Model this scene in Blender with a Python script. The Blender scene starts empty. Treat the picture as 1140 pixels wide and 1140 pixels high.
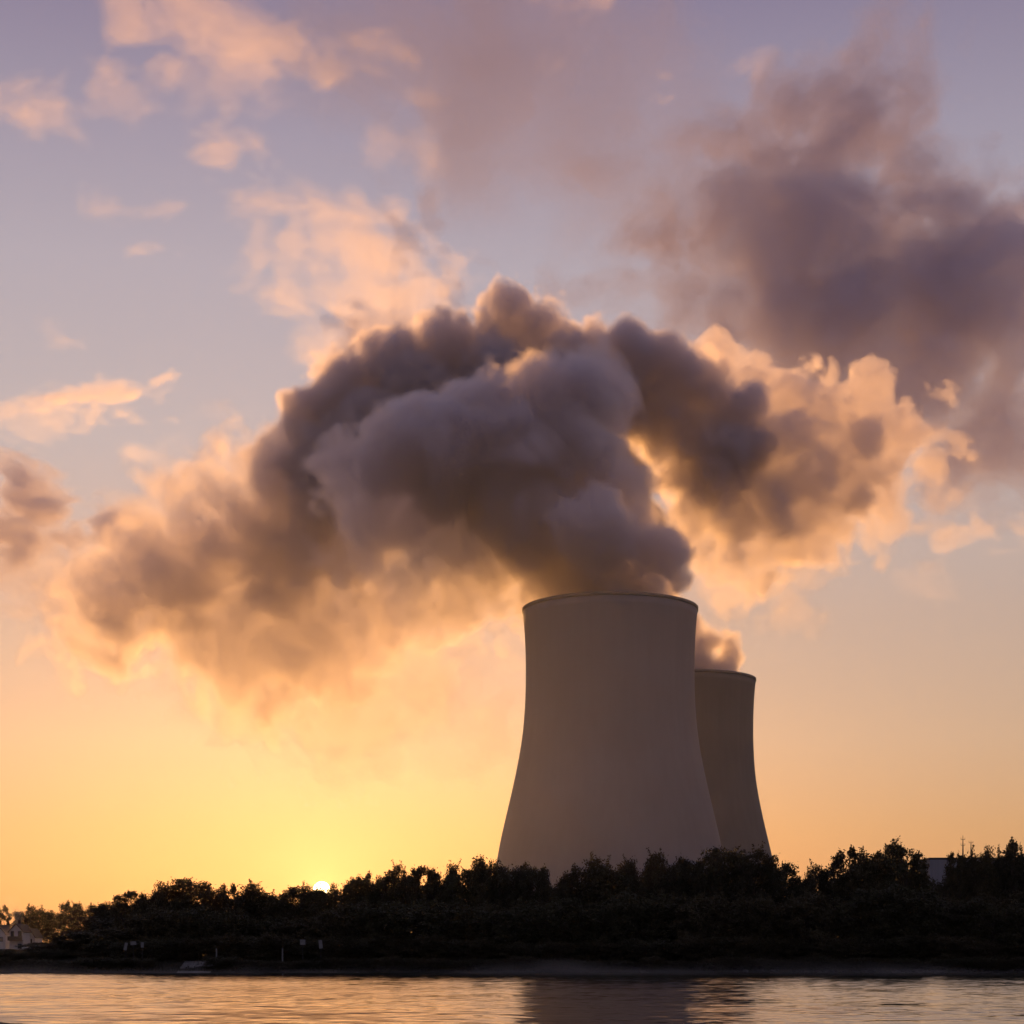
def srgb(r, g, b):
    return tuple((c / 255 / 12.92) if c / 255 <= 0.04045 else ((c / 255 + 0.055) / 1.055) ** 2.4 for c in (r, g, b))
VOLB = 6
SUN_E, SUN_C = 3.3, (1.0, 0.45, 0.115)
NISH, AIR, DISC = 0.058, 1.0, 12.0
SKY_RAMP = [(0.0, (.46, .22, .10)), (0.1, (.445, .262, .135)), (0.17, (.44, .30, .20)), (0.27, (.42, .31, .245)), (0.4, (.41, .36, .35)),
            (0.53, (.38, .335, .365)), (0.62, (.31, .265, .32)), (0.72, (.215, .17, .245)), (1.0, (.16, .145, .23))]
GLOW, GLOW_C1, GLOW_C2 = (1.5, 12), (0.5, 0.30, .10), (0, 0, 0)
AWAY, AWAY_C = 0.9, (0.132, 0.118, 0.182)
HAZE, HAZE_C = 0.000028, (1, 1, 1)
WAVE = (0.14, 0.34, 0.09)
NORMAL_TILT = -0.064
MIST = 0.55
VOX = 1.05
STEAM_C, STEAM_G = (0.895, 0.865, 0.89), 0.64
CVOX, CLOUD_G, CLOUD_C = 1.0, 0.6, (0.9, 0.87, 0.89)
THIN_G = {'thin_veil': 0.22, 'soft_billows': 0.45, 'billows': 0.63}
import bpy, bmesh, math, random
import numpy as np
from mathutils import Vector, Matrix

sc = bpy.context.scene
COL = sc.collection
R = math.radians
CAM_H, F, HOR = 1.7, 1950.0, 1062.0        # eye height (m), focal length and horizon row of the 1140 px photograph


def at(px, py, Y):
    """World point seen at photograph pixel (px, py) when it stands Y metres away."""
    return Vector(((px - 570.0) / F * Y, Y, CAM_H + (HOR - py) / F * Y))


# ------------------------------------------------------------------ helpers
def link(o, parent=None):
    COL.objects.link(o)
    if parent is not None:
        o.parent = parent
    return o


def tag(o, label=None, cat=None, group=None, kind=None):
    if label: o['label'] = label
    if cat: o['category'] = cat
    if group: o['group'] = group
    if kind: o['kind'] = kind
    return o


def empty(name, loc=(0, 0, 0), rz=0.0):
    o = bpy.data.objects.new(name, None)
    o.location = loc
    o.rotation_euler = (0, 0, rz)
    o.empty_display_size = 0.5
    return link(o)


def np_mesh(name, verts, faces, mat=None, parent=None, smooth=False):
    """verts n x 3, faces m x k (all faces of one size) -> one linked mesh object."""
    verts = np.asarray(verts, dtype=np.float32)
    faces = np.asarray(faces, dtype=np.int32)
    me = bpy.data.meshes.new(name)
    me.vertices.add(len(verts))
    me.vertices.foreach_set('co', verts.ravel())
    k = faces.shape[1]
    me.loops.add(faces.size)
    me.loops.foreach_set('vertex_index', faces.ravel())
    me.polygons.add(len(faces))
    me.polygons.foreach_set('loop_start', np.arange(0, faces.size, k, dtype=np.int32))
    me.update(calc_edges=True)
    if smooth:
        me.polygons.foreach_set('use_smooth', np.ones(len(faces), dtype=bool))
    if mat: me.materials.append(mat)
    return link(bpy.data.objects.new(name, me), parent)


def bm_obj(name, bm, mat=None, parent=None, smooth=False):
    me = bpy.data.meshes.new(name)
    bm.normal_update()
    bm.to_mesh(me)
    bm.free()
    if smooth:
        me.polygons.foreach_set('use_smooth', np.ones(len(me.polygons), dtype=bool))
    if mat: me.materials.append(mat)
    return link(bpy.data.objects.new(name, me), parent)


def box(bm, c, s, rz=0.0):
    m = Matrix.Translation(c) @ Matrix.Rotation(rz, 4, 'Z') @ Matrix.Diagonal((s[0], s[1], s[2], 1.0))
    bmesh.ops.create_cube(bm, size=1.0, matrix=m)


def tube(bm, pts, radii, n=6):
    """A tapered tube through pts."""
    rings = []
    for i, p in enumerate(pts):
        p = Vector(p)
        d = (Vector(pts[min(i + 1, len(pts) - 1)]) - Vector(pts[max(i - 1, 0)])).normalized()
        a = d.orthogonal().normalized()
        b = d.cross(a)
        rings.append([bm.verts.new(p + (a * math.cos(t) + b * math.sin(t)) * radii[i])
                      for t in (2 * math.pi * k / n for k in range(n))])
    for r0, r1 in zip(rings, rings[1:]):
        for k in range(n):
            # keep the facing rings in step
            bm.faces.new((r0[k], r0[(k + 1) % n], r1[(k + 1) % n], r1[k]))
    bm.faces.new(rings[0][::-1])
    bm.faces.new(rings[-1])


# ------------------------------------------------------------------ materials
def new_mat(name):
    m = bpy.data.materials.new(name)
    m.use_nodes = True
    nt = m.node_tree
    return m, nt, nt.nodes['Principled BSDF'], nt.nodes['Material Output']


def surf(name, col, rough=0.8, col2=None, scale=5.0, bump=0.0, stretch=None, detail=5.0, spec=0.3, coord='Object'):
    """Principled material whose colour wanders between col and col2 over a noise."""
    m, nt, p, out = new_mat(name)
    p.inputs['Roughness'].default_value = rough
    p.inputs['Specular IOR Level'].default_value = spec
    if col2 is None:
        col2 = tuple(c * 0.7 for c in col)
    tc = nt.nodes.new('ShaderNodeTexCoord')
    mp = nt.nodes.new('ShaderNodeMapping')
    if stretch: mp.inputs['Scale'].default_value = stretch
    nz = nt.nodes.new('ShaderNodeTexNoise')
    nz.inputs['Scale'].default_value = scale
    nz.inputs['Detail'].default_value = detail
    cr = nt.nodes.new('ShaderNodeValToRGB')
    cr.color_ramp.elements[0].position = 0.3
    cr.color_ramp.elements[0].color = (*col2, 1)
    cr.color_ramp.elements[1].position = 0.7
    cr.color_ramp.elements[1].color = (*col, 1)
    L = nt.links.new
    L(tc.outputs[coord], mp.inputs['Vector'])
    L(mp.outputs['Vector'], nz.inputs['Vector'])
    L(nz.outputs['Fac'], cr.inputs['Fac'])
    L(cr.outputs['Color'], p.inputs['Base Color'])
    if bump:
        b = nt.nodes.new('ShaderNodeBump')
        b.inputs['Strength'].default_value = bump
        L(nz.outputs['Fac'], b.inputs['Height'])
        L(b.outputs['Normal'], p.inputs['Normal'])
    return m


def vol(name, density, col=(1, 1, 1), g=0.6):
    m = bpy.data.materials.new(name)
    m.use_nodes = True
    nt = m.node_tree
    nt.nodes.remove(nt.nodes['Principled BSDF'])
    v = nt.nodes.new('ShaderNodeVolumePrincipled')
    v.inputs['Color'].default_value = (*col, 1)
    v.inputs['Density'].default_value = density
    v.inputs['Anisotropy'].default_value = g
    v.inputs['Density Attribute'].default_value = ''
    nt.links.new(v.outputs['Volume'], nt.nodes['Material Output'].inputs['Volume'])
    return m


# ------------------------------------------------------------------ camera, render settings
cam = bpy.data.cameras.new('camera')
cam.sensor_width = 36.0
cam.lens = 36.0 * F / 1140.0
cam.shift_y = (HOR - 570.0) / 1140.0
cam.clip_start, cam.clip_end = 0.5, 60000.0
camera = link(bpy.data.objects.new('camera', cam))
camera.location = (0, 0, CAM_H)
camera.rotation_euler = (R(90), 0, 0)
sc.camera = camera
sc.view_settings.view_transform = 'Standard'
sc.view_settings.look = 'None'
sc.view_settings.gamma = 1.0
sc.render.engine = 'CYCLES'
cy = sc.cycles
cy.max_bounces = 14
cy.diffuse_bounces = 2
cy.glossy_bounces = 3
cy.transmission_bounces = 2
cy.volume_bounces = VOLB
cy.transparent_max_bounces = 512
cy.sample_clamp_indirect = 6.0
cy.use_adaptive_sampling = True
cy.adaptive_threshold = 0.028
cy.use_denoising = True
cy.caustics_reflective = False
cy.caustics_refractive = False

# ------------------------------------------------------------------ sun and sky
SUN_EL = math.atan((HOR - 991.0) / F)
SUN_AZ = math.atan((358.0 - 570.0) / F)          # seen from the camera, left of +Y
sun_dir = Vector((math.sin(SUN_AZ) * math.cos(SUN_EL), math.cos(SUN_AZ) * math.cos(SUN_EL), math.sin(SUN_EL)))
sl = bpy.data.lights.new('sun', 'SUN')
sl.energy = SUN_E
sl.angle = R(0.53)
sl.color = SUN_C
so = link(bpy.data.objects.new('sun', sl))
so.rotation_euler = sun_dir.to_track_quat('Z', 'Y').to_euler()
so.location = (0, 0, 400)

w = bpy.data.worlds.new('World')
sc.world = w
w.use_nodes = True
nt = w.node_tree
nt.nodes.clear()
L = nt.links.new


def N(t, **kw):
    n = nt.nodes.new(t)
    for k, v in kw.items(): setattr(n, k, v)
    return n


def M(op, a, b=None, c=None, clamp=False):
    n = N('ShaderNodeMath', operation=op, use_clamp=clamp)
    for i, x in enumerate((a, b, c)):
        if x is None: continue
        if isinstance(x, (int, float)): n.inputs[i].default_value = x
        else: L(x, n.inputs[i])
    return n.outputs[0]


def ramp(fac, stops):
    n = N('ShaderNodeValToRGB')
    els = n.color_ramp.elements
    while len(els) < len(stops): els.new(0.5)
    for e, (p, c) in zip(els, stops):
        e.position = p
        e.color = (*c, 1)
    L(fac, n.inputs['Fac'])
    return n.outputs['Color']


def srgb(r, g, b):
    return tuple((c / 255 / 12.92) if c / 255 <= 0.04045 else ((c / 255 + 0.055) / 1.055) ** 2.4 for c in (r, g, b))


def mixc(fac, a, b, mode='MIX'):
    n = N('ShaderNodeMix', data_type='RGBA', blend_type=mode)
    for s, x in ((n.inputs['Factor'], fac), (n.inputs['A'], a), (n.inputs['B'], b)):
        if isinstance(x, (int, float)): s.default_value = x
        elif isinstance(x, tuple): s.default_value = (*x, 1)
        else: L(x, s)
    return n.outputs['Result']


sky = N('ShaderNodeTexSky', sky_type='NISHITA', sun_disc=False)
sky.sun_elevation = SUN_EL
sky.sun_rotation = SUN_AZ
sky.altitude = 200
sky.air_density = 1.2
sky.dust_density = 2.5
sky.ozone_density = 3.0
tc = N('ShaderNodeTexCoord')
sep = N('ShaderNodeSeparateXYZ')
L(tc.outputs['Generated'], sep.inputs[0])
elev = M('ARCSINE', sep.outputs['Z'])
dot = N('ShaderNodeVectorMath', operation='DOT_PRODUCT')
L(tc.outputs['Generated'], dot.inputs[0])
dot.inputs[1].default_value = sun_dir
ang = M('ARCCOSINE', M('MINIMUM', dot.outputs['Value'], 0.9999999))
# the air's own colour over height: orange dust low down, rose, then lavender
e01 = M('DIVIDE', elev, R(40), clamp=True)
air = ramp(e01, SKY_RAMP)
glow = M('POWER', 2.71828, M('MULTIPLY', M('POWER', M('DIVIDE', ang, R(GLOW[0])), 1.0), -1.0))
glow2 = M('POWER', 2.71828, M('MULTIPLY', M('POWER', M('DIVIDE', ang, R(GLOW[1])), 1.0), -1.0))
c = mixc(1.0, air, mixc(glow, (0, 0, 0), GLOW_C1), 'ADD')
c = mixc(1.0, c, mixc(glow2, (0, 0, 0), GLOW_C2), 'ADD')
# the side of the sky away from the sun is dimmer and cooler
mr = N('ShaderNodeMapRange', interpolation_type='SMOOTHSTEP')
L(dot.outputs['Value'], mr.inputs['Value'])
mr.inputs['From Min'].default_value, mr.inputs['From Max'].default_value = -0.35, 0.86
mr.inputs['To Min'].default_value, mr.inputs['To Max'].default_value = AWAY, 0.0
c = mixc(mr.outputs[0], c, AWAY_C)
bg1 = N('ShaderNodeBackground')
L(mixc(1.0, sky.outputs[0], (1.0, 0.85, 0.92), 'MULTIPLY'), bg1.inputs['Color'])
bg1.inputs['Strength'].default_value = NISH
bg2 = N('ShaderNodeBackground')
L(c, bg2.inputs['Color'])
bg2.inputs['Strength'].default_value = AIR
disc = M('LESS_THAN', ang, R(0.27))
bg3 = N('ShaderNodeBackground')
bg3.inputs['Color'].default_value = (1.0, 0.72, 0.32, 1)
L(M('MULTIPLY', disc, DISC), bg3.inputs['Strength'])
a1, a2 = N('ShaderNodeAddShader'), N('ShaderNodeAddShader')
L(bg1.outputs[0], a1.inputs[0]); L(bg2.outputs[0], a1.inputs[1])
L(a1.outputs[0], a2.inputs[0]); L(bg3.outputs[0], a2.inputs[1])
wo = N('ShaderNodeOutputWorld')
L(a2.outputs[0], wo.inputs['Surface'])
# ------------------------------------------------------------------ cooling towers
PROFILE = [(-6, 144), (0, 143.5), (40, 137), (80, 130.5), (97, 127), (124, 122.5), (154, 115.5), (183, 108.6), (213, 102.2), (243, 97.2),
           (273, 94.6), (303, 93.6), (333, 93.8), (362, 95.1), (384, 97.4)]   # px above the horizon, half width in px, front tower


def concrete(name, dark, pale):
    m, nt, p, out = new_mat(name)
    L = nt.links.new
    p.inputs['Roughness'].default_value = 0.9
    p.inputs['Specular IOR Level'].default_value = 0.2
    tc = nt.nodes.new('ShaderNodeTexCoord')
    mp = nt.nodes.new('ShaderNodeMapping'); mp.inputs['Scale'].default_value = (1, 1, 0.06)
    n1 = nt.nodes.new('ShaderNodeTexNoise'); n1.inputs['Scale'].default_value = 0.35; n1.inputs['Detail'].default_value = 6
    n2 = nt.nodes.new('ShaderNodeTexNoise'); n2.inputs['Scale'].default_value = 0.03; n2.inputs['Detail'].default_value = 5
    cr = nt.nodes.new('ShaderNodeValToRGB')
    cr.color_ramp.elements[0].color = (*dark, 1); cr.color_ramp.elements[0].position = 0.3
    cr.color_ramp.elements[1].color = (*pale, 1); cr.color_ramp.elements[1].position = 0.7
    mx = nt.nodes.new('ShaderNodeMix'); mx.data_type = 'FLOAT'; mx.inputs[0].default_value = 0.72
    L(tc.outputs['Object'], mp.inputs['Vector']); L(mp.outputs['Vector'], n1.inputs['Vector'])
    L(tc.outputs['Object'], n2.inputs['Vector'])
    L(n1.outputs['Fac'], mx.inputs[2]); L(n2.outputs['Fac'], mx.inputs[3])
    L(mx.outputs[0], cr.inputs['Fac']); L(cr.outputs['Color'], p.inputs['Base Color'])
    return m


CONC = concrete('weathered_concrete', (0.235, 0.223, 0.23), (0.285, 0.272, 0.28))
CONC_DARK = concrete('darker_concrete', (0.16, 0.15, 0.14), (0.21, 0.20, 0.185))  # darker overall tone for the rear tower
CONC_RIM = surf('rim_concrete', (0.23, 0.215, 0.20), 0.9, (0.19, 0.18, 0.165), 0.4)


def lathe_np(prof, n, closed=False):
    prof = np.asarray(prof, dtype=np.float64)
    t = np.arange(n) * 2 * math.pi / n
    v = np.stack([prof[:, 0][:, None] * np.cos(t), prof[:, 0][:, None] * np.sin(t), np.repeat(prof[:, 1][:, None], n, 1)], -1).reshape(-1, 3)
    f = []
    m = len(prof)
    for i in range(m if closed else m - 1):
        j = (i + 1) % m
        k = np.arange(n)
        f.append(np.stack([i * n + k, i * n + (k + 1) % n, j * n + (k + 1) % n, j * n + k], -1))
    return v, np.concatenate(f)


def cooling_tower(px, rim_y, Y, label, mat):
    s = (HOR - rim_y) / 384.0                     # size in the picture against the front tower
    k = Y / F * s
    base = at(px, HOR, Y)
    z0 = 2.4
    root = empty('cooling_tower', (base.x, Y, z0))
    tag(root, label, 'cooling tower', 'concrete cooling towers of the power station')
    hs = np.array([p[0] for p in PROFILE]); ws = np.array([p[1] for p in PROFILE])
    h = np.linspace(2, 380, 48)
    # smooth the traced profile
    wv = np.interp(h, hs, ws)
    for _ in range(3):
        wv[1:-1] = (wv[:-2] + 2 * wv[1:-1] + wv[2:]) / 4
    outer = [(b * k, CAM_H + a * k - z0) for a, b in zip(h, wv)]
    inner = [(r - 0.9, z) for r, z in outer][::-1]
    v, f = lathe_np(outer + inner, 128, True)
    np_mesh('shell', v, f[:, ::-1], mat, root, True)
    rt, zt = outer[-1]
    ring = [(rt + 0.02, zt + 0.01), (rt + 0.30, zt + 0.12), (rt + 0.34, zt + 1.3), (rt - 0.95, zt + 1.3), (rt - 0.95, zt + 0.01)]
    v, f = lathe_np(ring, 128, True)
    np_mesh('rim', v, f[:, ::-1], CONC_RIM, root)
    return root


T1Y, T2Y = 700.0, 881.0
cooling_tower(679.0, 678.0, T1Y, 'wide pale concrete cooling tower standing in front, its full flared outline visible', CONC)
cooling_tower(763.5, 757.0, T2Y, 'darker smaller concrete cooling tower half hidden behind the wide front tower', CONC_DARK)


# ------------------------------------------------------------------ steam: density fields cut into closed shells
class Noise:
    """Gradient noise on a hashed lattice, for numpy arrays."""
    def __init__(self, seed):
        r = np.random.RandomState(seed)
        self.p = r.permutation(256).astype(np.int32)
        g = r.normal(size=(256, 3)).astype(np.float32)
        self.g = g / np.linalg.norm(g, axis=1, keepdims=True)

    def __call__(self, x, y, z):
        xi, yi, zi = np.floor(x), np.floor(y), np.floor(z)
        xf, yf, zf = x - xi, y - yi, z - zi
        xi, yi, zi = (a.astype(np.int32) & 255 for a in (xi, yi, zi))
        u, v, w = (t * t * t * (t * (t * 6 - 15) + 10) for t in (xf, yf, zf))
        p, g = self.p, self.g
        out = 0
        for dx in (0, 1):
            wx = u if dx else 1 - u
            for dy in (0, 1):
                wy = v if dy else 1 - v
                for dz in (0, 1):
                    wz = w if dz else 1 - w
                    h = p[(p[(p[(xi + dx) & 255] + yi + dy) & 255] + zi + dz) & 255]
                    gr = g[h]
                    out = out + wx * wy * wz * (gr[..., 0] * (xf - dx) + gr[..., 1] * (yf - dy) + gr[..., 2] * (zf - dz))
        return out * 1.5


def surface_net(rho, iso, lo, vox):
    """Closed quad surface of rho = iso (rho is below iso on the whole border)."""
    ins = rho > iso
    nx, ny, nz = (s - 1 for s in rho.shape)
    acc = np.zeros((nx, ny, nz, 3), np.float32)
    cnt = np.zeros((nx, ny, nz), np.float32)
    sl = lambda d, n: slice(d, n + d)
    for ax in range(3):
        o = [a for a in range(3) if a != ax]
        for d1 in (0, 1):
            for d2 in (0, 1):
                off = [0, 0, 0]; off[o[0]] = d1; off[o[1]] = d2
                a = tuple(sl(off[q], (nx, ny, nz)[q]) for q in range(3))
                off2 = list(off); off2[ax] = 1
                b = tuple(sl(off2[q], (nx, ny, nz)[q]) for q in range(3))
                cross = ins[a] != ins[b]
                ra, rb = rho[a], rho[b]
                t = np.where(cross, (iso - ra) / np.where(cross, rb - ra, 1), 0)
                acc[..., ax] += t * cross
                if d1: acc[..., o[0]] += cross
                if d2: acc[..., o[1]] += cross
                cnt += cross
    act = cnt > 0
    idx = np.full(act.shape, -1, np.int32)
    ijk = np.argwhere(act)
    idx[act] = np.arange(len(ijk))
    v = (ijk + acc[act] / cnt[act][:, None] + 0.0) * vox + np.asarray(lo)
    faces = []
    for ax in range(3):
        a = [slice(None)] * 3; b = [slice(None)] * 3
        a[ax] = slice(0, -1); b[ax] = slice(1, None)
        e = np.argwhere(ins[tuple(a)] != ins[tuple(b)])
        o = [(ax + 1) % 3, (ax + 2) % 3]
        ok = np.ones(len(e), bool)
        for q in o:
            ok &= (e[:, q] > 0) & (e[:, q] < rho.shape[q] - 1)
        ok &= e[:, ax] < act.shape[ax]
        e = e[ok]
        flip = ins[e[:, 0], e[:, 1], e[:, 2]]
        qd = []
        for d1, d2 in ((0, 0), (1, 0), (1, 1), (0, 1)):
            c_ = e.copy(); c_[:, o[0]] -= d1; c_[:, o[1]] -= d2
            qd.append(idx[c_[:, 0], c_[:, 1], c_[:, 2]])
        qd = np.stack(qd, -1)
        qd[~flip] = qd[~flip][:, ::-1]
        faces.append(qd)
    return v, np.concatenate(faces)


def softabs(t): return np.sqrt(t * t + 0.006)


def steam_field(blobs, vox, seed, pad=12.0, warp=(4.0, 1.5), lump=(6.0, 3.4, 2.0), lam=(46.0, 25.0, 11.0, 5.0), aniso=(1, 1, 1), fine=0.0):
    """blobs: (px, py, Y, radius m, depth scale, softness m, peak density per m) -> density grid, its corner."""
    C = np.array([at(b[0], b[1], b[2])[:] for b in blobs]); rad = np.array([b[3] for b in blobs]); dsc = np.array([b[4] for b in blobs])
    ext = np.stack([rad, rad * dsc, rad], -1)
    lo = (C - ext).min(0) - pad; hi = (C + ext).max(0) + pad
    n = np.ceil((hi - lo) / vox).astype(int)
    ax = [(lo[i] + np.arange(n[i]) * vox).astype(np.float32) for i in range(3)]
    X, Yv, Z = np.meshgrid(*ax, indexing='ij')
    no = [Noise(seed + i) for i in range(6)]
    s0, s1, s2, s3 = (1.0 / l for l in lam)
    a0, a1, a2 = aniso
    wx, wz = X * s0 * a0, Z * s0 * a2
    wy = Yv * s0 * a1
    dX = X + warp[0] * no[0](wx, wy, wz) * 1.6
    dY = Yv + warp[0] * no[1](wx, wy, wz) * 1.6
    dZ = Z + warp[0] * no[2](wx, wy, wz) * 1.6
    q = (X * s1 * a0, Yv * s1 * a1, Z * s1 * a2)
    dX += warp[1] * no[3](*q) * 1.6
    dZ += warp[1] * no[4](*q) * 1.6
    # rounded lumps with sharp creases between them
    lumps = lump[0] * (softabs(no[5](dX * s1 * a0, dY * s1 * a1, dZ * s1 * a2)) * 2.6 - 0.75)
    lumps += lump[1] * (softabs(no[0](dX * s2 * a0, dY * s2 * a1, dZ * s2 * a2)) * 2.6 - 0.75)
    lumps += lump[2] * (softabs(no[1](X * s3 * a0, Yv * s3 * a1, Z * s3 * a2)) * 2.6 - 0.75)
    if fine:
        q = 1.0 / (lam[3] * 0.55)
        lumps += fine * (softabs(no[3](X * q, Yv * q, Z * q)) * 2.6 - 0.75)
    rho = np.zeros(X.shape, np.float32)
    for (c, r, ds, b) in zip(C, rad, dsc, blobs):
        soft, dens = b[5], b[6]
        m = r + 3 * sum(lump) * 0.5 + 14
        sl = []
        for i in range(3):
            mm = m * (ds if i == 1 else 1)
            i0 = max(0, int((c[i] - mm - lo[i]) / vox)); i1 = min(n[i], int((c[i] + mm - lo[i]) / vox) + 2)
            sl.append(slice(i0, i1))
        sl = tuple(sl)
        d = np.sqrt((dX[sl] - c[0]) ** 2 + ((dY[sl] - c[1]) / ds) ** 2 + (dZ[sl] - c[2]) ** 2)
        k = (b[7] if len(b) > 7 else 1.0)
        t = np.clip((r - d + lumps[sl] * k) / soft + 0.3, 0, 1)
        t = t * t * (3 - 2 * t)
        rho[sl] = np.maximum(rho[sl], dens * t)
    for q in range(3):                              # nothing reaches the border of the grid
        for e in (0, 1, -1, -2):
            s = [slice(None)] * 3; s[q] = e
            rho[tuple(s)] = 0
    return rho, lo


LEVELS = [(0.0025, 0.005, 'thin_veil'), (0.008, 0.007, 'soft_billows'), (0.016, 0.012, 'billows'), (0.034, 0.030, 'thick_billows'), (0.07, 0.06, 'dense_core'), (0.14, 0.13, 'opaque_heart')]
VOLM = {}


def steam(name, blobs, vox, seed, label, cat, origin, levels=LEVELS, g=0.6, col=(1, 1, 1), group=None, thin_g=None, **kw):
    rho, lo = steam_field(blobs, vox, seed, **kw)
    root = empty(name, origin)
    tag(root, label, cat, group)
    nq = 0
    for iso, sig, part in levels:
        if not (rho > iso).any(): continue
        v, f = surface_net(rho, iso, lo, vox)
        nq += len(f)
        # lower anisotropy set on the thin levels to hold down their sunlit glow
        gg = (thin_g or {}).get(part, g)
        key = (part, sig, gg, col)
        if key not in VOLM: VOLM[key] = vol(part, sig, col, gg)
        np_mesh(part, v - np.asarray(origin), f, VOLM[key], root)
    print(name, rho.shape, nq)
    return root
k1, k2 = T1Y / F, T2Y / F


def A(x, y, r, dY=0, ds=1.0, soft=7.5, dens=0.15, k=1.0): return (x, y, T1Y + dY, r * k1, ds, soft, dens, k)
def B(x, y, r, dY=0, ds=1.0, soft=7.5, dens=0.15, k=1.0): return (x, y, T2Y + dY, r * k2, ds, soft, dens, k)


plume_a = [
    A(625, 668, 42), A(680, 675, 70), A(730, 668, 38), A(660, 640, 62), A(725, 640, 36), A(610, 640, 45),
    A(662, 592, 52, -34, soft=3.5, k=0.6), A(741, 604, 27, -24, soft=4.5, k=1.3), A(716, 606, 32, -26, soft=5, k=1.2), A(757, 642, 14, -22, soft=3), A(700, 600, 50), A(690, 560, 50, 10),
    A(600, 590, 70, -5), A(630, 520, 78, 5), A(560, 520, 84, 0), A(505, 520, 74, -5), A(455, 512, 56, -8), A(412, 520, 44, -10),
    A(374, 535, 36, -10, 1, 8, 0.13), A(600, 460, 70, 10), A(650, 445, 60, 16), A(540, 465, 60, 5), A(470, 485, 50, 0), A(668, 480, 40, 22),
    A(418, 572, 60, 6, 0.9, 14, 0.12, 1.4), A(488, 585, 68, 8, 0.9, 13, 0.13, 1.4), A(550, 605, 62, 4, 0.9, 11, 0.14, 1.3), A(572, 648, 44, 4, 0.8, 12, 0.10, 1.5), A(455, 632, 60, 10, 0.7, 20, 0.070, 1.8), A(525, 652, 52, 8, 0.7, 18, 0.075, 1.8), A(395, 620, 50, 10, 0.7, 20, 0.055, 1.8),
]
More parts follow.
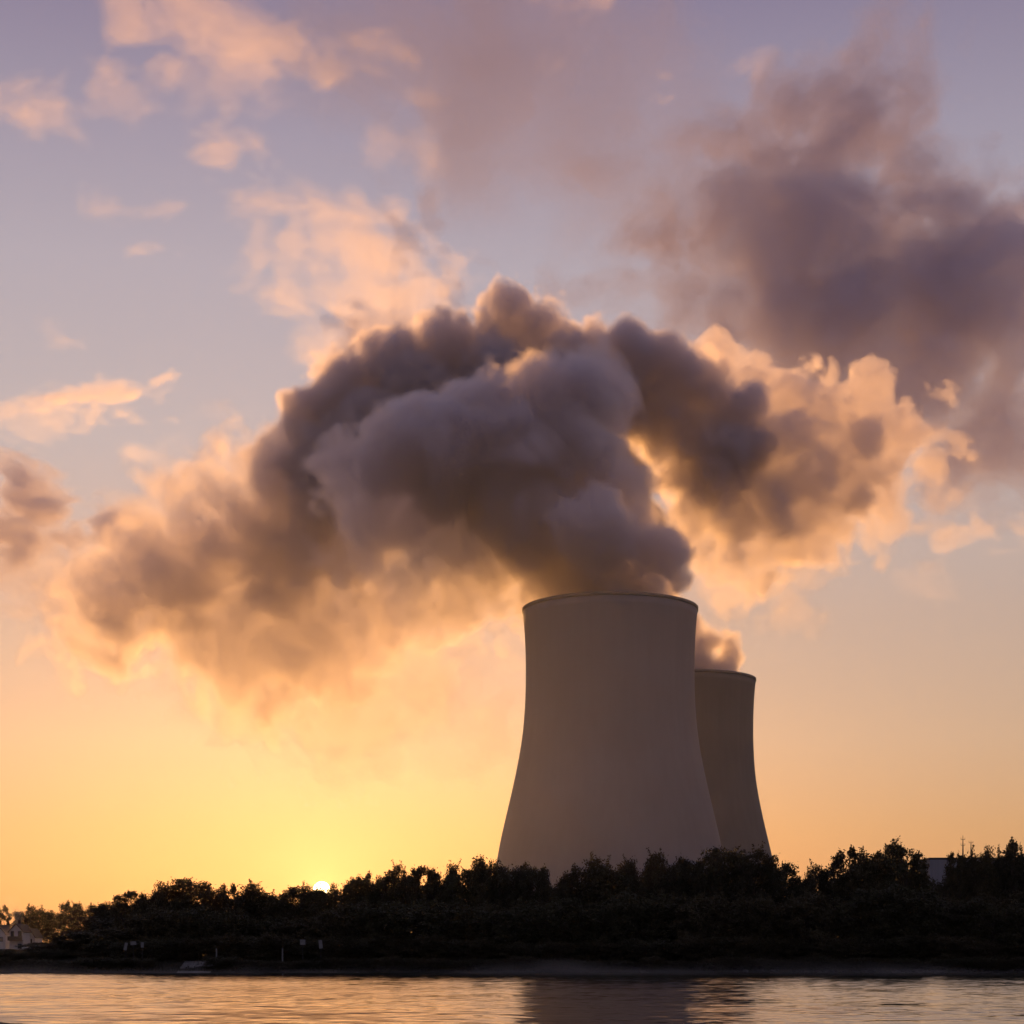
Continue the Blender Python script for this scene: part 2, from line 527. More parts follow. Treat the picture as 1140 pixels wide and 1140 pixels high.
plume_b = [
    B(725, 760, 40), B(770, 760, 52), B(806, 754, 24), B(806, 738, 22), B(793, 718, 26), B(768, 728, 30), B(738, 708, 36), B(715, 684, 40), B(705, 645, 54, 10),
    B(690, 600, 60, 20), B(640, 560, 90, 20),
    B(575, 365, 44, 30), B(545, 388, 48, 30), B(612, 375, 42, 30), B(505, 402, 58, 30), B(445, 425, 60, 30), B(395, 445, 56, 30), B(355, 475, 52, 30), B(335, 520, 50, 35, 1, 10, 0.1),
    B(405, 500, 78, 30), B(368, 510, 66, 30, 1, 8, .15), B(335, 500, 52, 32, 1, 9, .13), B(430, 485, 70, 30), B(365, 555, 62, 30, 1, 11, .12, 1.2), B(318, 540, 50, 34, 1, 16, .09, 1.3), B(345, 600, 50, 34, 1, 18, .07, 1.5), B(470, 480, 80, 30), B(440, 540, 70, 30), B(560, 440, 80, 30), B(640, 420, 66, 30), B(655, 392, 44, 30), B(695, 405, 50, 30),
    B(735, 420, 50, 30, 1, 8), B(770, 440, 52, 30, 1, 8), B(690, 450, 60, 30), B(765, 490, 52, 30, 1, 8), B(740, 470, 56, 30), B(800, 505, 66, 30, 1, 9, .15), B(842, 545, 58, 34, 1, 12, .13, 1.2), B(880, 500, 46, 36, 1, 11, .12, 1.3), B(905, 538, 36, 38, 1, 12, .10, 1.4), B(752, 530, 36, 30, 1, 8), B(770, 575, 36, 30, 1, 9, .13), B(780, 540, 48, 30, 1, 10, 0.15), B(810, 470, 54, 30, 1, 9, 0.15),
    B(845, 510, 54, 32, 1, 11, 0.13, 1.2), B(885, 530, 42, 34, 1, 12, 0.11, 1.4), B(815, 570, 50, 32, 1, 13, 0.11, 1.4), B(860, 570, 46, 34, 1, 14, 0.09, 1.6), B(795, 600, 34, 32, 1, 12, 0.07, 1.4),
    # the torn, sunlit left flank
    B(385, 604, 84, 55, 0.9, 19, 0.097, 1.54), B(335, 544, 70, 60, 0.9, 19, 0.097, 1.54), B(310, 609, 96, 60, 0.9, 26, 0.085, 1.75),
    B(240, 609, 84, 65, 0.9, 28, 0.078, 1.95), B(195, 646, 94, 70, 0.9, 30, 0.078, 1.95), B(130, 676, 80, 75, 0.9, 30, 0.075, 1.95),
    B(95, 704, 58, 75, 0.9, 28, 0.054, 2.06), B(270, 704, 106, 70, 0.8, 39, 0.070, 1.95), B(350, 704, 106, 65, 0.8, 39, 0.066, 1.95),
    B(285, 764, 86, 70, 0.7, 39, 0.048, 2.17), B(430, 674, 94, 60, 0.8, 37, 0.059, 1.95), B(510, 659, 76, 55, 0.8, 30, 0.066, 1.95),
    B(470, 759, 98, 65, 0.7, 48, 0.022, 2.17), B(525, 799, 74, 65, 0.7, 44, 0.016, 2.17), B(385, 784, 100, 65, 0.7, 48, 0.030, 2.17),
    B(180, 579, 54, 75, 0.9, 30, 0.044, 2.06), B(565, 709, 48, 65, 0.6, 28, 0.021, 2.28), B(60, 644, 54, 80, 0.7, 33, 0.020, 2.28),
    B(265, 510, 40, 40, 0.9, 24, 0.048, 2.20), B(215, 560, 44, 50, 0.9, 26, 0.048, 2.20), B(275, 555, 60, 45, 0.9, 24, 0.068, 1.87),
    # the sunlit right-hand billows
    B(798, 402, 31, 60, 0.7, 5, 0.13), B(828, 430, 45, 60, 0.7, 6, 0.12, 1.1), B(872, 455, 54, 60, 0.6, 7, 0.11, 1.2), B(918, 468, 58, 65, 0.6, 7, 0.11, 1.3),
    B(962, 452, 47, 65, 0.6, 6, 0.12, 1.1), B(992, 484, 50, 65, 0.6, 7, 0.11, 1.3), B(1028, 510, 44, 65, 0.6, 12, 0.07, 2.2), B(950, 525, 76, 65, 0.5, 12, 0.095, 1.6),
    B(900, 568, 82, 65, 0.5, 16, 0.085, 1.8), B(850, 605, 72, 60, 0.5, 17, 0.075, 1.8), B(985, 568, 60, 65, 0.5, 18, 0.065, 1.8), B(820, 645, 58, 55, 0.5, 24, 0.040, 2.0),
    B(885, 650, 56, 60, 0.5, 24, 0.026, 2.0), B(1045, 572, 44, 65, .6, 26, 0.022, 2.8), B(1075, 540, 34, 65, .6, 26, 0.014, 3.0), B(965, 492, 26, 40, 1, 8, 0.12, 1.4), B(960, 560, 24, 44, 1, 12, 0.08, 1.4),
]
o1 = at(679, 678, T1Y); o2 = at(762, 757, T2Y)
steam('steam_plume', plume_a, VOX, 11, 'mauve grey steam with rounded tops billowing up from the front cooling tower', 'steam plume', o1, col=STEAM_C, g=STEAM_G, thin_g=THIN_G, fine=1.2)
steam('steam_plume', plume_b, VOX * 1.2, 37, 'dark steam from the rear tower with a glowing orange left arm and cream right side', 'steam plume', o2, col=STEAM_C, g=STEAM_G, thin_g=THIN_G, fine=1.2)
# ------------------------------------------------------------------ clouds of the sky, 4 km off and half a km to 2 km up
CY = 4000.0
kc = CY / F
CLV = [(0.0002, 0.0004, 'thin_veil'), (0.0006, 0.0006, 'soft_billows'), (0.0013, 0.0012, 'billows'), (0.003, 0.003, 'thick_billows'), (0.007, 0.007, 'dense_core'), (0.015, 0.014, 'opaque_heart')]


def K(x, y, r, asp=1.0, dens=0.003, soft=60.0, dY=0.0, k=1.0):
    """A cloud patch r px high, stretched asp times sideways by a row of overlapping blobs."""
    out = []
    n = max(1, int(round((asp - 1) * 1.6)) + 1)
    for i in range(n):
        t = 0 if n == 1 else (i / (n - 1) * 2 - 1)
        out.append((x + t * r * (asp - 1), y + t * r * 0.12 * (i % 2), CY + dY, r * 1.25 * kc * (1 - 0.35 * abs(t)), 1.0, soft, dens, k))
    return out


def cloud(label, patches, seed, vox=9.0, cat='cloud', group=None, g=None, col=None, **kw):
    blobs = [b for p in patches for b in p]
    c = at(blobs[0][0], blobs[0][1], CY)
    a = dict(warp=(46.0, 22.0), lump=(34.0, 26.0, 15.0), lam=(300.0, 130.0, 60.0, 30.0), aniso=(0.75, 1, 1.5), pad=60.0)
    a.update(kw)
    return steam('sky_cloud', blobs, vox * CVOX, seed, label, cat, c, levels=CLV, g=CLOUD_G if g is None else g, col=CLOUD_C if col is None else col, group=group, **a)


LIT, MID, DARK = 0.0036, 0.006, 0.016
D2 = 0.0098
GREY = dict(g=0.02, col=(0.77, 0.755, 0.84), warp=(60.0, 40.0), lam=(460.0, 190.0, 80.0, 34.0), lump=(62.0, 44.0, 28.0), aniso=(0.85, 1, 1.1))  # darkened colour and low anisotropy stand in for shade on these clouds
cloud('long ragged peach cloud bank across the upper left of the sky', [K(200, 18, 34, 2.4, LIT), K(265, 48, 40, 2.0, LIT), K(320, 80, 34, 1.8, LIT),
      K(165, 78, 32, 1.8, LIT), K(150, 112, 26, 2.0, LIT * .8), K(230, 110, 26, 3.0, LIT * .5)], 101)
cloud('small ragged peach cloud against lavender sky at the left edge', [K(48, 126, 26, 2.2, LIT), K(15, 120, 22, 2, LIT * .6)], 102)
cloud('peach cloud tuft with a thin tail just below the long upper bank', [K(235, 158, 27, 2.0, LIT), K(285, 190, 12, 4.0, LIT * .8, 36)], 103)
cloud('faint peach cloud between the top middle haze and the steam', [K(430, 165, 32, 1.9, LIT * .7), K(480, 160, 14, 2, LIT * .5, 40)], 104)
cloud('thin level cloud streak, longer of the two at left', [K(152, 235, 9, 7.0, LIT, 30, k=0.5)], 105, 7.0)
cloud('short bright cloud streak under the longer one at left', [K(183, 284, 7, 4.5, LIT, 26, k=0.5)], 106, 6.0)
cloud('tall glowing peach cloud rising above the left shoulder of the steam', [K(300, 236, 20, 2.2, LIT), K(370, 245, 28, 2.6, LIT), K(300, 295, 28, 1.8, LIT * 1.2),
      K(345, 325, 38, 1.8, LIT * 1.2), K(400, 300, 42, 2.0, LIT), K(420, 350, 34, 2.4, MID), K(385, 375, 34, 2.0, LIT), K(490, 325, 22, 2.0, LIT)], 107)
cloud('grey cloud scrap overlapping the right flank of the tall glowing peach cloud', [K(462, 262, 26, 2.0, D2 * 1.3, 70, -150), K(430, 350, 22, 2.4, D2, 70, -150), K(490, 325, 22, 2.0, D2, 70, -150)], 141, 8.0, **GREY)  # grey patches in front turn the peach cloud's right side darker
cloud('small grey and peach cloud floating left of the steam', [K(110, 442, 22, 3.4, DARK * .8, 45), K(55, 458, 20, 3, MID, 45)], 108, 7.0)
cloud('thin level cloud wisp, higher of two beside the orange flank of the steam', [K(240, 460, 9, 3.6, LIT * .9, 30, k=.5)], 109, 7.0)
cloud('thin level cloud wisp, lower of two beside the orange flank of the steam', [K(185, 480, 10, 3.6, LIT * .9, 30, k=.5)], 129, 7.0)
cloud('low faint cloud wisp cut by the left edge just above the brown cloud', [K(18, 470, 16, 2.4, LIT * .8, 40)], 110, 7.0)
cloud('small faint cloud wisp alone in clear sky at left', [K(70, 367, 7, 3.5, LIT * .8, 24, k=.6)], 130, 7.0)
cloud('brown drifting cloud at the left edge level with the steam', [K(8, 562, 52, 1.8, DARK * 1.8, 60), K(30, 605, 34, 2.2, DARK, 60)], 111, 7.0, g=0.3)
cloud('faint brown cloud scrap at lower left beside the orange end of the steam', [K(50, 645, 28, 2.6, MID, 60)], 131, 7.0, g=0.3)
cloud('small brown cloud between the left edge cloud and the steam', [K(130, 580, 26, 2.4, DARK * 1.3, 50)], 132, 7.0, g=0.3)
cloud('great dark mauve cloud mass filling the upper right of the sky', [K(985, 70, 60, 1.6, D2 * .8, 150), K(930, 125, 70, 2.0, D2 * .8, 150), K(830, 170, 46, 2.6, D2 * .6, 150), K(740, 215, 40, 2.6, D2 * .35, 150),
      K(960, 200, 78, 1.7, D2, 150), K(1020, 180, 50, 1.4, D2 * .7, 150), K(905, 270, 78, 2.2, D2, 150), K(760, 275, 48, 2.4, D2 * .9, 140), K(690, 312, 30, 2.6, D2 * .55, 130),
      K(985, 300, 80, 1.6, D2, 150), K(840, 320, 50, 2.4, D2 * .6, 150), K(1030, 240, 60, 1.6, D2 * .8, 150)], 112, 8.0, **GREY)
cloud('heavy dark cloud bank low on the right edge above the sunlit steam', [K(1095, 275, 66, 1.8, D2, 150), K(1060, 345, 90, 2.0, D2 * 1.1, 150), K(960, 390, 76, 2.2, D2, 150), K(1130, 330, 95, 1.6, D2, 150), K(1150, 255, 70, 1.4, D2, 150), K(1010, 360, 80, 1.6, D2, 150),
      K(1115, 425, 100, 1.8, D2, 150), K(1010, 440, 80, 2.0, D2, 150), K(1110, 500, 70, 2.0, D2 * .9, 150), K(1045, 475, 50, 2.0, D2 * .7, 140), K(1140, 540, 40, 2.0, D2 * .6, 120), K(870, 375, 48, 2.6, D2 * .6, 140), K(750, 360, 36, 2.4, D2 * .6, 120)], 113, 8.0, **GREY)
cloud('thin peach cloud scraps under the mauve veil near the top middle', [K(400, 60, 20, 2.6, LIT, 50), K(450, 95, 16, 2.4, LIT * .8, 50)], 140, 8.0)
cloud('small bright cream cloud puff near the top above the dark mass', [K(850, 80, 13, 2.4, LIT * 1.6, 30, -120, .6)], 114, 6.0)
cloud('tiny cream cloud tuft, lower of two left of the dark mass', [K(740, 118, 10, 1.8, LIT * 1.5, 26, -120, .6)], 115, 6.0)
cloud('tiny cream cloud tuft, higher of two left of the dark mass', [K(733, 93, 8, 1.4, LIT * 1.5, 22, -120, .6)], 133, 6.0)
cloud('tiny cream cloud tuft alone at top middle', [K(617, 62, 9, 1.8, LIT, 26, -120, .6)], 116, 6.0)
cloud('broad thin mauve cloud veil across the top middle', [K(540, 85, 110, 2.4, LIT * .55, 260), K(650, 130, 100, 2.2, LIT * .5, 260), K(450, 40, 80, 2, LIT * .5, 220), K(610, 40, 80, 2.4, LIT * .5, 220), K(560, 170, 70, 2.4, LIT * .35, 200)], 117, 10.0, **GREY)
cloud('peach cloud strip cut by the top edge at the middle', [K(640, 2, 16, 3, LIT, 50)], 134, 8.0)
cloud('flat orange cloud shelf at the right edge under the dark bank', [K(1095, 578, 17, 5.0, MID, 40), K(1060, 540, 20, 3.0, LIT * .6, 50)], 118, 8.0)
cloud('thin pink cloud streak right of the towers under the sunlit steam', [K(1025, 655, 9, 5.0, LIT * .6, 30, k=.6)], 119, 7.0)
# ------------------------------------------------------------------ ground, river, mist
def near_shore(X):
    return np.interp(X, [-400, -60, -12.8, -11.0, -4, 20, 400], [300, 94, 42.2, 40.2, 33.0, 26.0, 20.0])


def ground_z(X, Y):
    n = NZ(X * 0.11, Y * 0.11, X * 0 + 3.3) * 0.5 + NZ(X * 0.45, Y * 0.45, X * 0 + 9.1) * 0.22
    ns = near_shore(X)
    far0 = 157.0 + 1.2 * NZ(X * 0.05, X * 0 + 2.2, X * 0 + 0.5)
    z = np.full(X.shape, -1.6)
    near = np.clip((ns - Y) * 0.10, -1.6, 0.22) + np.clip(ns - Y, 0, 1) * n * 0.06
    far = np.interp(Y - far0, [-12, 0, 1.2, 6, 12, 60, 300, 2600], [-1.6, -0.02, 0.28, 1.05, 1.45, 1.75, 2.4, 2.4])
    far = far + np.clip((Y - far0) / 4, 0, 1) * n * 0.30
    return np.maximum(np.maximum(z, near), far)


NZ = Noise(5)
gx = np.unique(np.concatenate([np.linspace(-2500, -120, 16), np.linspace(-120, 120, 321), np.linspace(120, 2500, 16)]))
gy = np.unique(np.concatenate([np.linspace(-60, 20, 9), np.linspace(20, 60, 81), np.linspace(60, 150, 19), np.linspace(150, 175, 76), np.linspace(175, 260, 40), np.linspace(260, 2500, 40)]))
GX, GY = np.meshgrid(gx, gy, indexing='ij')
GZ = ground_z(GX, GY)
ii = np.arange(len(gx) * len(gy)).reshape(len(gx), len(gy))
gf = np.stack([ii[:-1, :-1], ii[1:, :-1], ii[1:, 1:], ii[:-1, 1:]], -1).reshape(-1, 4)
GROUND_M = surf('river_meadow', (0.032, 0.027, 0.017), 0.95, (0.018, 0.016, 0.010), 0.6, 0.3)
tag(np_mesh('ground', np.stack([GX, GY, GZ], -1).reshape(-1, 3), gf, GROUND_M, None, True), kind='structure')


def gz(x, y):
    return float(ground_z(np.array([float(x)]), np.array([float(y)]))[0])


def water_mat():
    m, nt, p, out = new_mat('river_water')
    L = nt.links.new
    N = lambda t: nt.nodes.new(t)
    p.inputs['Base Color'].default_value = (0.018, 0.020, 0.016, 1)
    p.inputs['Roughness'].default_value = 0.06
    p.inputs['IOR'].default_value = 1.333
    p.inputs['Specular IOR Level'].default_value = 0.5
    tc = N('ShaderNodeTexCoord')

    def noise(scale, stretch, detail):
        mp = N('ShaderNodeMapping'); mp.inputs['Scale'].default_value = stretch
        nz = N('ShaderNodeTexNoise'); nz.inputs['Scale'].default_value = scale; nz.inputs['Detail'].default_value = detail
        L(tc.outputs['Object'], mp.inputs['Vector']); L(mp.outputs['Vector'], nz.inputs['Vector'])
        return nz

    def vm(op, a, b):
        n = N('ShaderNodeVectorMath'); n.operation = op
        for s, x in zip(n.inputs, (a, b)):
            if isinstance(x, tuple): s.default_value = x
            else: L(x, s)
        return n.outputs[0]

    def scale(a, f):
        n = N('ShaderNodeVectorMath'); n.operation = 'SCALE'
        L(a, n.inputs[0])
        if isinstance(f, (int, float)): n.inputs['Scale'].default_value = f
        else: L(f, n.inputs['Scale'])
        return n.outputs[0]

    small = vm('SUBTRACT', noise(2.2, (0.6, 1.0, 1.0), 3.0).outputs['Color'], (0.5, 0.5, 0.5))
    mid = vm('SUBTRACT', noise(0.28, (0.6, 1.0, 1.0), 2.0).outputs['Color'], (0.5, 0.5, 0.5))
    patch = noise(0.055, (0.45, 1.0, 1.0), 4.0)      # smoother and rougher stretches of the surface
    mr = N('ShaderNodeMapRange')
    L(patch.outputs['Fac'], mr.inputs['Value'])
    mr.inputs['From Min'].default_value, mr.inputs['From Max'].default_value = 0.36, 0.60
    mr.inputs['To Min'].default_value, mr.inputs['To Max'].default_value = WAVE[0], WAVE[1]
    s = vm('ADD', scale(small, mr.outputs[0]), scale(mid, WAVE[2]))
    s = vm('MULTIPLY', s, (0.95, 1.0, 0.0))
    nrm = N('ShaderNodeVectorMath'); nrm.operation = 'NORMALIZE'
    L(vm('ADD', s, (0.0, NORMAL_TILT, 1.0)), nrm.inputs[0])   # constant normal tilt to the near bank, so the river reflects sky above trees
    L(nrm.outputs[0], p.inputs['Normal'])
    return m


wv, wf = [], []
xs = np.linspace(-2450, 2450, 50); ys = np.array([-55.0, 20, 60, 110, 164.0])
WX, WY = np.meshgrid(xs, ys, indexing='ij')
ii = np.arange(WX.size).reshape(WX.shape)
tag(np_mesh('river', np.stack([WX, WY, WX * 0], -1).reshape(-1, 3), np.stack([ii[:-1, :-1], ii[1:, :-1], ii[1:, 1:], ii[:-1, 1:]], -1).reshape(-1, 4), water_mat()), kind='structure')


# thin ragged mist lying on the river under the far bank
def river_mist():
    vx = np.array([0.7, 1.4, 0.14])
    lo = np.array([-95.0, 96.0, 0.02])
    n = (int(195 / vx[0]), int(63 / vx[1]), int(3.0 / vx[2]))
    X, Yv, Z = np.meshgrid(*[lo[i] + np.arange(n[i]) * vx[i] for i in range(3)], indexing='ij')
    a, b = Noise(71), Noise(72)
    h = 0.9 + 1.0 * a(X * 0.07, Yv * 0.05, Z * 0 + 0.3) + 0.7 * b(X * 0.24 + Z * 0.25, Yv * 0.12, Z * 0.5) + 0.35 * a(X * 0.6 + Z * 0.4, Yv * 0.3, Z * 0.9)
    h *= np.clip((Yv - 118) / 30, 0.0, 1)
    rho = np.clip((h - Z) / 0.9, 0, 1) * 0.02
    rho[:, :, 0] = 0
    for q in range(3):
        for e in (0, -1, -2):
            s = [slice(None)] * 3; s[q] = e
            if q == 2 and e == 0: continue
            rho[tuple(s)] = 0
    root = empty('mist', (0, 150, 0.02))
    tag(root, 'thin ragged morning mist lying on the river under the far bank', 'mist', kind='stuff')
    for iso, sig, part in ((0.002, 0.0035, 'thin_veil'), (0.007, 0.005, 'soft_billows'), (0.014, 0.007, 'billows')):
        v, f = surface_net(rho, iso, (0, 0, 0), 1.0)
        np_mesh(part, v * vx + lo - np.array([0, 150, 0.02]), f, vol('river_' + part, sig * MIST, (1, 1, 1), 0.6), root)


river_mist()

# ------------------------------------------------------------------ vegetation
def leaf_mat(name, c):
    m, nt, p, out = new_mat(name)
    L = nt.links.new
    tc = nt.nodes.new('ShaderNodeTexCoord')
    nz = nt.nodes.new('ShaderNodeTexNoise'); nz.inputs['Scale'].default_value = 0.9; nz.inputs['Detail'].default_value = 4
    cr = nt.nodes.new('ShaderNodeValToRGB')
    cr.color_ramp.elements[0].position = 0.35; cr.color_ramp.elements[0].color = (*[x * 0.55 for x in c], 1)
    cr.color_ramp.elements[1].position = 0.65; cr.color_ramp.elements[1].color = (*c, 1)
    L(tc.outputs['Object'], nz.inputs['Vector']); L(nz.outputs['Fac'], cr.inputs['Fac'])
    L(cr.outputs['Color'], p.inputs['Base Color'])
    p.inputs['Roughness'].default_value = 0.65
    p.inputs['Specular IOR Level'].default_value = 0.25
    tr = nt.nodes.new('ShaderNodeBsdfTranslucent')
    L(cr.outputs['Color'], tr.inputs['Color'])
    mx = nt.nodes.new('ShaderNodeMixShader'); mx.inputs[0].default_value = 0.10
    L(p.outputs[0], mx.inputs[1]); L(tr.outputs[0], mx.inputs[2]); L(mx.outputs[0], out.inputs['Surface'])
    return m


LEAF = [leaf_mat('leaf_green', (0.068, 0.062, 0.025)), leaf_mat('leaf_olive', (0.08, 0.065, 0.026)), leaf_mat('leaf_dark', (0.055, 0.047, 0.021))]
BARK = surf('bark', (0.07, 0.055, 0.04), 0.9, (0.035, 0.028, 0.02), 6.0, 0.4, (1, 1, 0.25))


def leaves_np(rs, pts, spread, size, per):
    n = len(pts) * per
    c = np.repeat(pts, per, 0) + rs.normal(size=(n, 3)) * spread * np.array([1, 1, 0.85])
    a = rs.normal(size=(n, 3)); a /= np.linalg.norm(a, axis=1, keepdims=True)
    b = np.cross(a, rs.normal(size=(n, 3))); b /= np.linalg.norm(b, axis=1, keepdims=True)
    ln = (size * rs.uniform(0.6, 1.25, n))[:, None]
    wd = ln * rs.uniform(0.38, 0.6, n)[:, None]
    v = np.stack([c - a * ln * 0.5, c + b * wd * 0.5, c + a * ln * 0.55, c - b * wd * 0.5], 1).reshape(-1, 3)
    return v, np.arange(n * 4).reshape(-1, 4)


def make_tree(kind, seed):
    """A tree about 10 m high: one trunk mesh with its limbs, one crown mesh of leaf sprays."""
    rs = np.random.RandomState(seed)
    bm = bmesh.new()
    spec = {  # trunk share, crown half width, crown bottom, lobes, lobe radius, sprays per lobe, leaves per point, leaf size, shoots
        'broad': (0.34, 3.4, 0.10, 24, 1.25, 18, 12, 0.29, 9),
        'round': (0.40, 2.9, 0.14, 20, 1.25, 18, 12, 0.29, 6),
        'airy': (0.50, 2.5, 0.22, 15, 0.85, 9, 11, 0.30, 14),
        'spire': (0.70, 1.5, 0.10, 16, 0.80, 13, 12, 0.25, 7),
        'shrub': (0.20, 4.2, 0.0, 26, 1.5, 18, 10, 0.36, 8),
    }[kind]
    tf, hw, bot, nl, lr, ns, per, lsz, shoots = spec
    H = 10.0
    top = H * (0.93 if kind != 'airy' else 0.88)
    # trunk
    pts = [Vector((0, 0, -0.4))]
    for i in range(1, 7):
        z = top * 0.94 * i / 6
        pts.append(Vector((rs.normal() * 0.10 * i, rs.normal() * 0.10 * i, z)))
    tube(bm, pts, [0.20 * (1 - i / 6.6) + 0.015 for i in range(7)], 7)
    tips = []
    for k in range(nl):
        u = (k + rs.rand() * 0.7) / nl
        z = H * (bot + (0.86 - bot) * u ** 0.8)
        env = math.sin(math.pi * min(1, 0.16 + 0.80 * (z / H - bot) / (1 - bot))) ** 0.6 if kind != 'spire' else (1.0 - 0.75 * (z / H)) * 1.2
        a = k * 2.399 + rs.rand() * 0.7
        rr = (hw - lr * 0.7) * env * rs.uniform(0.55, 1.05)
        c = Vector((math.cos(a) * rr, math.sin(a) * rr, z))
        zi = min(z * rs.uniform(0.45, 0.8), top * 0.85)
        i = min(5, int(zi / (top * 0.94) * 6)); f = zi / (top * 0.94) * 6 - i
        s = pts[i].lerp(pts[i + 1], f)
        mid = s.lerp(c, 0.55) + Vector((0, 0, -0.12 * (c - s).length * 0.6))
        r0 = 0.085 * (1 - 0.6 * zi / H)
        tube(bm, [s, mid, c], [r0, r0 * 0.6, r0 * 0.28], 5)
        lrk = lr * rs.uniform(0.7, 1.2)
        for q in range(ns):
            d = rs.normal(size=3); d[2] = d[2] * 0.8 + 0.25
            d /= np.linalg.norm(d)
            e = c + Vector(d) * lrk * rs.uniform(0.55, 1.05)
            if q % 2 == 0: tube(bm, [c, c.lerp(e, 0.5) + Vector((0, 0, 0.06)), e], [0.022, 0.015, 0.006], 3)
            for t in (0.5, 0.78, 1.0):
                tips.append((c.lerp(e, t))[:])
    pts_l = np.array(tips)
    v, f = leaves_np(rs, pts_l, 0.22 if kind != 'airy' else 0.17, lsz, per)
    # long leafy shoots that stick out of the top
    sh = []
    for q in range(shoots):
        b = pts_l[rs.randint(len(pts_l))]
        if b[2] < H * 0.55: continue
        d = np.array([rs.normal() * 0.35, rs.normal() * 0.35, 1.0]); d /= np.linalg.norm(d)
        ln = rs.uniform(0.6, 1.5)
        tube(bm, [Vector(b), Vector(b + d * ln)], [0.014, 0.004], 3)
        for t in np.linspace(0.15, 1, 8): sh.append(b + d * ln * t)
    if sh:
        v2, f2 = leaves_np(rs, np.array(sh), 0.085, lsz * 0.85, 5)
        f = np.concatenate([f, f2 + len(v)]); v = np.concatenate([v, v2])
    name = 'shrub' if kind == 'shrub' else 'tree'
    root = empty(name)
    bm_obj('trunk' if kind != 'shrub' else 'stem', bm, BARK, root)
    np_mesh('crown' if kind != 'shrub' else 'foliage', v, f, LEAF[seed % 3], root)
    root['_w'] = float(np.percentile(np.abs(v[:, 0]), 96)); root['_h'] = float(np.percentile(v[:, 2], 99.6))
    return root


PROTO = {}
for kind, seeds in (('broad', (1, 2, 3)), ('round', (4, 5, 6)), ('airy', (7, 8, 9)), ('spire', (10,)), ('shrub', (12, 13))):
    PROTO[kind] = [make_tree(kind, s) for s in seeds]
USED = set()
rng = random.Random(4)


def dup(root):
    c = root.copy(); COL.objects.link(c)
    for ch in list(root.children):
        d = ch.copy(); COL.objects.link(d); d.parent = c
    return c


def plant(kind, px, py, wpx, Y, label, group, cat='tree'):
    p = rng.choice(PROTO[kind])
    w_, h_ = p['_w'], p['_h']
    x = (px - 570.0) / F * Y
    g = gz(x, Y)
    top = CAM_H + (HOR - py) / F * Y
    sz = (top - g) / h_
    sx = (wpx / F * Y * 0.5) / w_
    o = p if p.name not in USED else dup(p)
    USED.add(o.name)
    o.location = (x, Y, g - 0.05)
    o.rotation_euler = (0, 0, rng.uniform(0, 6.28))
    o.scale = (sx, sx, sz)
    return tag(o, label, cat, group)
# ------------------------------------------------------------------ the far-bank trees, traced by their tops along the skyline
ORD = ['first', 'second', 'third', 'fourth', 'fifth', 'sixth', 'seventh', 'eighth', 'ninth', 'tenth', 'eleventh', 'twelfth', 'thirteenth', 'fourteenth', 'fifteenth']
ROW = 'trees along the far bank'
LOOK = {'broad': 'broad bushy tree', 'round': 'rounded dense tree', 'airy': 'loose open tree', 'spire': 'narrow pointed tree'}
front = [
    (118, 1004, 30, 'round', 210), (141, 992, 34, 'airy', 186), (166, 992, 34, 'broad', 176), (190, 984, 46, 'broad', 178), (213, 979, 48, 'round', 178), (237, 987, 40, 'broad', 176),
    (258, 984, 24, 'airy', 174), (284, 984, 50, 'round', 177), (312, 993, 34, 'broad', 175), (335, 988, 40, 'round', 178), (349, 986, 34, 'round', 175), (362, 986, 36, 'broad', 172), (379, 988, 28, 'airy', 178),
    (398, 979, 38, 'broad', 175), (414, 974, 36, 'round', 177), (434, 972, 32, 'airy', 175), (450, 963, 38, 'broad', 174), (477, 965, 34, 'airy', 176), (493, 963, 38, 'broad', 178),
    (514, 969, 38, 'round', 175), (534, 955, 24, 'spire', 174), (549, 959, 34, 'broad', 178), (573, 964, 40, 'round', 176), (592, 966, 38, 'broad', 178), (616, 973, 34, 'broad', 174),
    (646, 967, 40, 'round', 177), (672, 956, 50, 'round', 175), (694, 961, 28, 'spire', 179), (713, 958, 34, 'broad', 174), (743, 950, 50, 'broad', 176), (766, 960, 34, 'round', 179),
    (788, 953, 38, 'broad', 174), (810, 945, 54, 'round', 176), (840, 947, 58, 'broad', 174), (868, 962, 40, 'round', 177), (893, 972, 34, 'broad', 174), (916, 964, 38, 'broad', 177),
    (940, 944, 44, 'airy', 175), (962, 948, 50, 'round', 174), (988, 940, 34, 'airy', 177), (1006, 936, 40, 'airy', 173), (1021, 956, 22, 'airy', 176), (1066, 950, 24, 'airy', 174),
    (1074, 953, 28, 'airy', 177), (1092, 946, 40, 'broad', 174), (1110, 949, 30, 'airy', 177), (1122, 941, 28, 'airy', 173), (1137, 936, 42, 'airy', 175), (1158, 944, 40, 'broad', 177)]
MARKS = [(0, 350, 'left of the low sun', -1, 358), (350, 553, 'right of the low sun', 1, 358), (553, 806, 'right of the front tower\'s left edge', 1, 553),
         (806, 1032, 'right of where the two towers cross', 1, 806), (1032, 1300, 'right of the flat grey building\'s left end', 1, 1036)]
for lo_, hi_, words, sgn, ref in MARKS:
    sel = sorted([t for t in front if lo_ <= t[0] < hi_], key=lambda t: abs(t[0] - ref))
    for i, (px, py, wpx, kind, Y) in enumerate(sel):
        plant(kind, px, py, wpx, Y, f'{LOOK[kind]} on the skyline, {ORD[i]} {words}', ROW)
